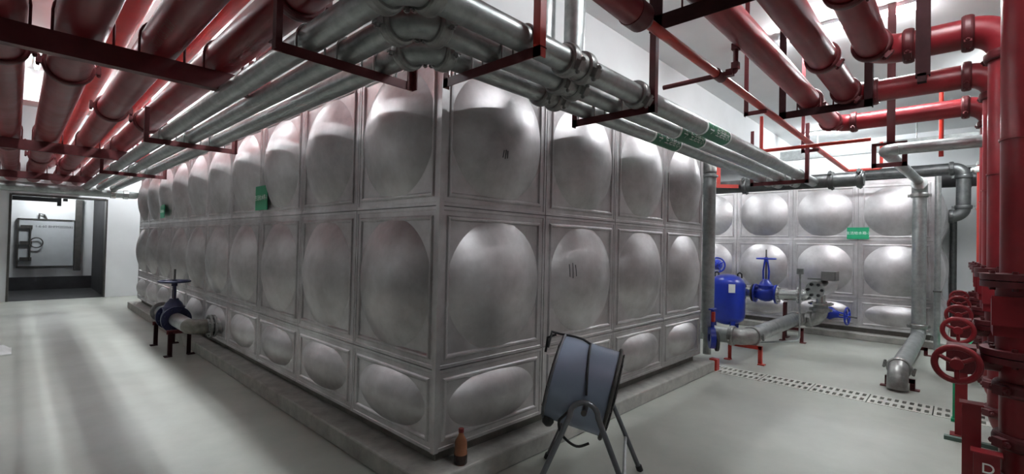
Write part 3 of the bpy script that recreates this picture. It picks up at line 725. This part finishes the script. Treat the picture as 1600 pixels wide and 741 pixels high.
t = empty('pressure_vessel', (7.2,.78,0), 'blue pressure vessel standing on legs before the small tank', 'vessel')
part(t, 'shell', MB().slathe((7.2,.78,.13), (0,0,1), [(0,.001),(.0,.09),(.03,.18),(.09,.26),(.16,.29),(.72,.29),(.80,.265),(.87,.20),(.905,.10),(.915,.001)], 48), BLUE)
for i in range(3):
    a = 2*PI*i/3-.35; p = V((7.2+.22*math.cos(a),.78+.22*math.sin(a),0)); part(t, 'leg', MB().box(p+V((0,0,.13)), (.07,.07,.26), Matrix.Rotation(a,3,'Z')), BLUE)
for k in (-1,1): part(t, 'lifting_eye', MB().tube([(7.2,.78+k*.2-.035,.98),(7.2,.78+k*.2-.035,1.05),(7.2,.78+k*.2,1.075),(7.2,.78+k*.2+.035,1.05),(7.2,.78+k*.2+.035,.98)], .014, 8), BLACK)
lp = V((math.cos(PI+.55),math.sin(PI+.55),0)); part(t, 'rating_plate', MB().box(V((7.2,.78,.80))+lp*.291, (.006,.11,.15), Matrix.Rotation(PI+.55,3,'Z')), WHITEP, 'white label plate')

def side_valve(c, stem, R, label):
    """valve whose handwheel stands upright at the end of a horizontal stem"""
    c = V(c); s = V(stem); d = s.normalized(); t = empty('wheel_valve', c, label, 'valve')
    part(t, 'valve_body', MB().slathe(c, d, [(0,.001),(0,.10),(.08,.11),(.14,.07),(.2,.05),(.2,.001)], 24), BLUE)
    part(t, 'stem', MB().cyl(c+d*.15, c+s+d*.14, .012, 10), DARKST)
    e = V((0,0,1)); f = d.cross(e).normalized(); wc = c+s
    yk = MB()
    for k in (-1,1): yk.cyl(c+d*.15+e*k*.045, wc-d*.03+e*k*.03, .012, 8)
    part(t, 'yoke', yk, BLUE)
    wh = part(t, 'handwheel', MB().tube([wc+(e*math.cos(a)+f*math.sin(a))*R for a in [2*PI*i/28 for i in range(28)]], .016, 8, True), BLUE)
    sp = MB().cyl(wc-d*.02, wc+d*.02, .03, 12)
    for i in range(4):
        a = PI/2*i+.5; sp.cyl(wc, wc+(e*math.cos(a)+f*math.sin(a))*R, .011, 8)
    part(wh, 'spokes', sp, BLUE)
    return t
side_valve((7.95,-.60,.44), (-.04,-.31,-.03), .14, 'blue valve with upright handwheel right of the pump at the tank foot')
side_valve((8.0,1.28,1.18), (-.30,-.12,0), .14, 'blue valve with upright handwheel above the pressure vessel')
part(empty('outlet_pipe', (8.2,1.28,1.18), 'short steel outlet pipe from the small tank behind the vessel', 'pipe'), 'pipe', MB().cyl((8.29,1.40,1.18),(8.0,1.28,1.18), .08, 24), CHROME)
part(empty('outlet_pipe', (8.1,-.5,.44), 'steel outlet stub at the small tank foot behind the pump', 'pipe'), 'pipe', MB().cyl((8.29,-.52,.5),(7.95,-.60,.44), .08, 24), CHROME)

# ================================================================== LEFT VALVE ON THE BIG TANK
t = empty('outlet_pipe', (-.31,4.25,.3), 'flanged outlet pipe bending from the large tank towards the navy valve', 'pipe')
run(t, [(-.0,4.25,.42),(-.31,4.25,.42),(-.31,5.02,.42)], .085, GALV, .15, False, DIRTY, DIRTY)
flange(t, (-.13,4.25,.42), (1,0,0), .085, .135, CAST); flange(t, (-.09,4.25,.42), (1,0,0), .085, .135, CAST)
part(t, 'tail_pipe', MB().cyl((-.31,5.38,.42),(-.31,5.95,.42), .085, 28), GALV)
flange(t, (-.31,5.92,.42), (0,1,0), .085, .135, CAST)
gv = gate_valve((-.31,5.19,.42), (0,1,0), .095, NAVY, .47, .17, 'navy gate valve standing left of the large tank')
def tstand(y, label):
    t = empty('valve_stand', (-.31,y,0), label, 'stand')
    for x in (-.43,-.19):
        part(t, 'leg', MB().angle((x,y,0),(x,y,.30), .045, .006, (1 if x < -.3 else -1,0,0), (0,1,0)), PRIMER); part(t, 'foot', MB().box((x,y,.006), (.08,.08,.012)), PRIMER)
    part(t, 'crossbar', MB().angle((-.45,y,.32),(-.17,y,.32), .045, .006, (0,1,0), (0,0,-1)), CLAMP)
tstand(4.80,'black stand under the outlet pipe, nearer of two'); tstand(5.66,'black stand behind the navy valve, farther of two')

# ================================================================== FAN
t = empty('drum_fan', (.60,-.66,0), 'blue-grey industrial drum fan on tubular legs in front of the tank', 'fan')
dh = V((.49,-.87,0)).normalized(); sd = V((-.87,-.49,0)).normalized()
tilt = math.radians(-13); ax = dh*math.cos(tilt)+V((0,0,1))*math.sin(tilt)
fc = V((.640,-.645,.640)); FR = .252
A0, A1 = -.19, .155
part(t, 'drum', MB().lathe(fc, ax, [(A0,FR-.012),(A0,FR),(A1,FR),(A1,FR-.012),(A0,FR-.012)], 56, False), FANP)
for a, r in ((A0,FR+.006),(A1,FR+.010)):
    e1 = ax.cross(V((0,0,1))).normalized(); e2 = ax.cross(e1)
    ring = [fc+ax*a+(e1*math.cos(q)+e2*math.sin(q))*r for q in [2*PI*i/56 for i in range(56)]]
    part(t, 'rim', MB().tube(ring, .008 if a < 0 else .012, 8, True), FANL if a < 0 else DARKST)
g = MB()
for a, k in ((A1+.02,1),(A0-.012,-1)):
    for r in [FR*q for q in (.18,.3,.42,.54,.66,.78,.9)]:
        g.tube([fc+ax*(a+k*.015*(1-r/FR))+(e1*math.cos(q)+e2*math.sin(q))*r for q in [2*PI*i/40 for i in range(40)]], .003, 5, True)
    for i in range(12):
        q = 2*PI*i/12; dr = e1*math.cos(q)+e2*math.sin(q); g.tube([fc+ax*(a+k*.013)+dr*.05, fc+ax*a+dr*(FR-.004)], .004, 5)
part(t, 'grille', g, DARKST)
part(t, 'motor', MB().slathe(fc, ax, [(-.17,.001),(-.17,.08),(-.13,.095),(.04,.095),(.06,.07),(.10,.065),(.12,.03),(.12,.001)], 24), FANL)
for i in range(5):
    q = 2*PI*i/5; d1 = e1*math.cos(q)+e2*math.sin(q); d2 = ax.cross(d1)
    vs = []
    for s_ in (0,1):
        for rr_, wd, tw in ((.06,.04,.9),(.14,.055,.65),(.225,.06,.5)):
            for k in (-1,1): vs.append(fc+ax*.05+d1*rr_+(d2*math.cos(tw)+ax*math.sin(tw))*wd*k+ax*(.004 if s_ else 0))
    part(t, 'blade', MB().add(vs, [(0,1,3,2),(2,3,5,4),(6,8,9,7),(8,10,11,9),(0,6,7,1),(4,5,11,10),(0,2,8,6),(2,4,10,8),(1,7,9,3),(3,9,11,5)], True), FANL)
pz = .585
for k, off in ((1,.08),(-1,.08)):
    b = fc+sd*k*.325; b.z = 0; b += dh*off*.3
    spread = .315
    P = lambda a, z: b+dh*a+V((0,0,z))
    arc = [P(-.075*math.cos(q), pz-.02+.075*math.sin(q)) for q in [PI*i/14 for i in range(15)]]
    out = sd*k*.05
    pts = [P(-spread,.0)+out]+arc+[P(spread,.0)+out]
    part(t, 'leg_frame', MB().tube(pts, .0155, 10), FANL)
    for s_ in (-1,1): part(t, 'foot_cap', MB().cyl(P(s_*spread,.0)+out+V((0,0,.001)), P(s_*spread*.96,.035)+out*.95, .021, 10), BLACK)
    part(t, 'pivot_bolt', MB().cyl(fc+sd*k*.235+dh*off*.3-V((0,0,.05)), fc+sd*k*.35+dh*off*.3-V((0,0,.05)), .016, 10), DARKST)
ra = fc+sd*.325; ra.z = 0; rb = fc-sd*.325; rb.z = 0
for s_ in (-1,1):
    p, q = ra+dh*(s_*.215+.024)+V((0,0,.22))+sd*.03, rb+dh*(s_*.215+.024)+V((0,0,.22))-sd*.03
    part(t, 'cross_brace', MB().tube([p, q], .011, 8), GALV)
cb = [fc+ax*.03+(sd*math.cos(q)+V((0,0,1))*math.sin(q))*(FR+.012) for q in [.10+.17*i for i in range(9)]]
cb += [fc+ax*(.03-.05*i)+V((0,0,FR+.015+.006*math.sin(i))) for i in range(1,6)]
cb += [fc+ax*-.215+V((0,0,FR-.0))+sd*.03, fc+ax*-.23+V((0,0,FR-.08))+sd*.06]
part(t, 'power_cable', MB().tube(cb, .007, 8), BLACK)
ctl = [V(q) for q in ((-.02,.262,-.03),(-.09,.262,-.12),(-.13,.22,-.19),(-.11,.19,-.27),(-.03,.17,-.31),(.05,.15,-.27))]
lo = []
for i in range(len(ctl)-1):
    q0, q1, q2, q3 = ctl[max(i-1,0)], ctl[i], ctl[i+1], ctl[min(i+2,len(ctl)-1)]
    for k in range(6):
        u = k/6; q = .5*((2*q1)+(q2-q0)*u+(2*q0-5*q1+4*q2-q3)*u*u+(3*q1-q0-3*q2+q3)*u**3); lo.append(fc+ax*q.x+sd*q.y+V((0,0,q.z)))
part(t, 'hanging_cable', MB().tube(lo, .008, 8), BLACK)
hk = [fc+ax*A0+V((0,0,FR)), fc+ax*(A0-.05)+V((0,0,FR-.03))+sd*.02, fc+ax*(A0-.06)+V((0,0,FR-.12))+sd*.03]
part(t, 'carry_handle', MB().tube(hk, .008, 8), BLACK)
part(t, 'motor_cap', MB().slathe(fc+ax*(A0-.02)+V((0,0,-.17))+sd*.12, V((0,0,-1)), [(0,.001),(0,.035),(.08,.035),(.10,.02),(.10,.001)], 16), BLACK)

# ================================================================== SMALL THINGS
t = empty('bottle', (.155,-.07,.13), 'brown plastic bottle with red cap at the foot of the tank corner', 'bottle')
bo = V((.155,-.07,.13))
part(t, 'body', MB().slathe(bo, (0,0,1), [(0,.001),(0,.036),(.008,.041),(.075,.041),(.08,.0385),(.13,.0385),(.145,.035),(.172,.018),(.19,.014),(.195,.014)], 28), GLASS)
part(t, 'contents', MB().slathe(bo+V((0,0,.0)), (0,0,1), [(.002,.0365),(.008,.0416),(.06,.0416),(.062,.0405)], 28), LIQ, 'dark lower third')
part(t, 'cap', MB().cyl(bo+V((0,0,.193)), bo+V((0,0,.215)), .017, 16), CAPM)
def post(x, y, h, wd, label):
    t = empty('steel_post', (x,y,0), label, 'post', 'red steel posts by the risers')
    part(t, 'channel', MB().channel((x,y-wd/2,0),(x,y-wd/2,h), wd, .05, .006, (0,1,0), (1,0,0)), RED)
    part(t, 'top_plate', MB().box((x+.025,y,h), (.075,wd+.02,.008)), RED); part(t, 'foot_plate', MB().box((x+.025,y,.004), (.12,wd+.06,.008)), RED)
post(1.56,-2.335,.735,.07,'tall red channel post beside the nearest riser')
post(1.42,-2.385,.545,.09,'lower red channel post directly before the nearest riser')
post(3.60,-2.30,.52,.075,'red channel post standing behind the nearest handwheel')
solo('green_bar', MB().bb((3.42,-2.75,0),(3.47,-2.20,.03)), mat('green_bar_paint',(.10,.16,.13),0,.5), 'dull green steel bar lying on the floor by the posts', 'bar')
gp = MB().bb((4.02,-2.305,.004),(4.06,-2.245,.36)).bb((4.0,-2.32,.004),(4.08,-2.235,.03))
solo('green_panel', gp, GREEN, 'narrow green upright panel behind the red post', 'marker')  # plain green upright panel, its use unknown
rr = random.Random(11); pb = MB(); vs = []; n = 10
for i in range(n):
    for j in range(n):
        u, v = i/(n-1)-.5, j/(n-1)-.5; e = max(0,1-3.8*(u*u+v*v)); vs.append((-1.93+u*.34, 6.35+v*.5, .006+e*.13*(.5+.6*rr.random())))
pb.add(vs, [(i*n+j,i*n+j+1,(i+1)*n+j+1,(i+1)*n+j) for i in range(n-1) for j in range(n-1)], True)
pb.add([(p[0],p[1],.001) for p in vs], [(i*n+j,(i+1)*n+j,(i+1)*n+j+1,i*n+j+1) for i in range(n-1) for j in range(n-1)])
solo('plastic_bag', pb, PLASTIC, 'crumpled pale plastic bag on the floor at the left picture edge', 'bag')

text_part(bpy.data.objects['steel_post.001'], 'lettering', 'D', .065, (1.418,-2.39,.475), (0,-1,0), (0,0,1), WHITEP)
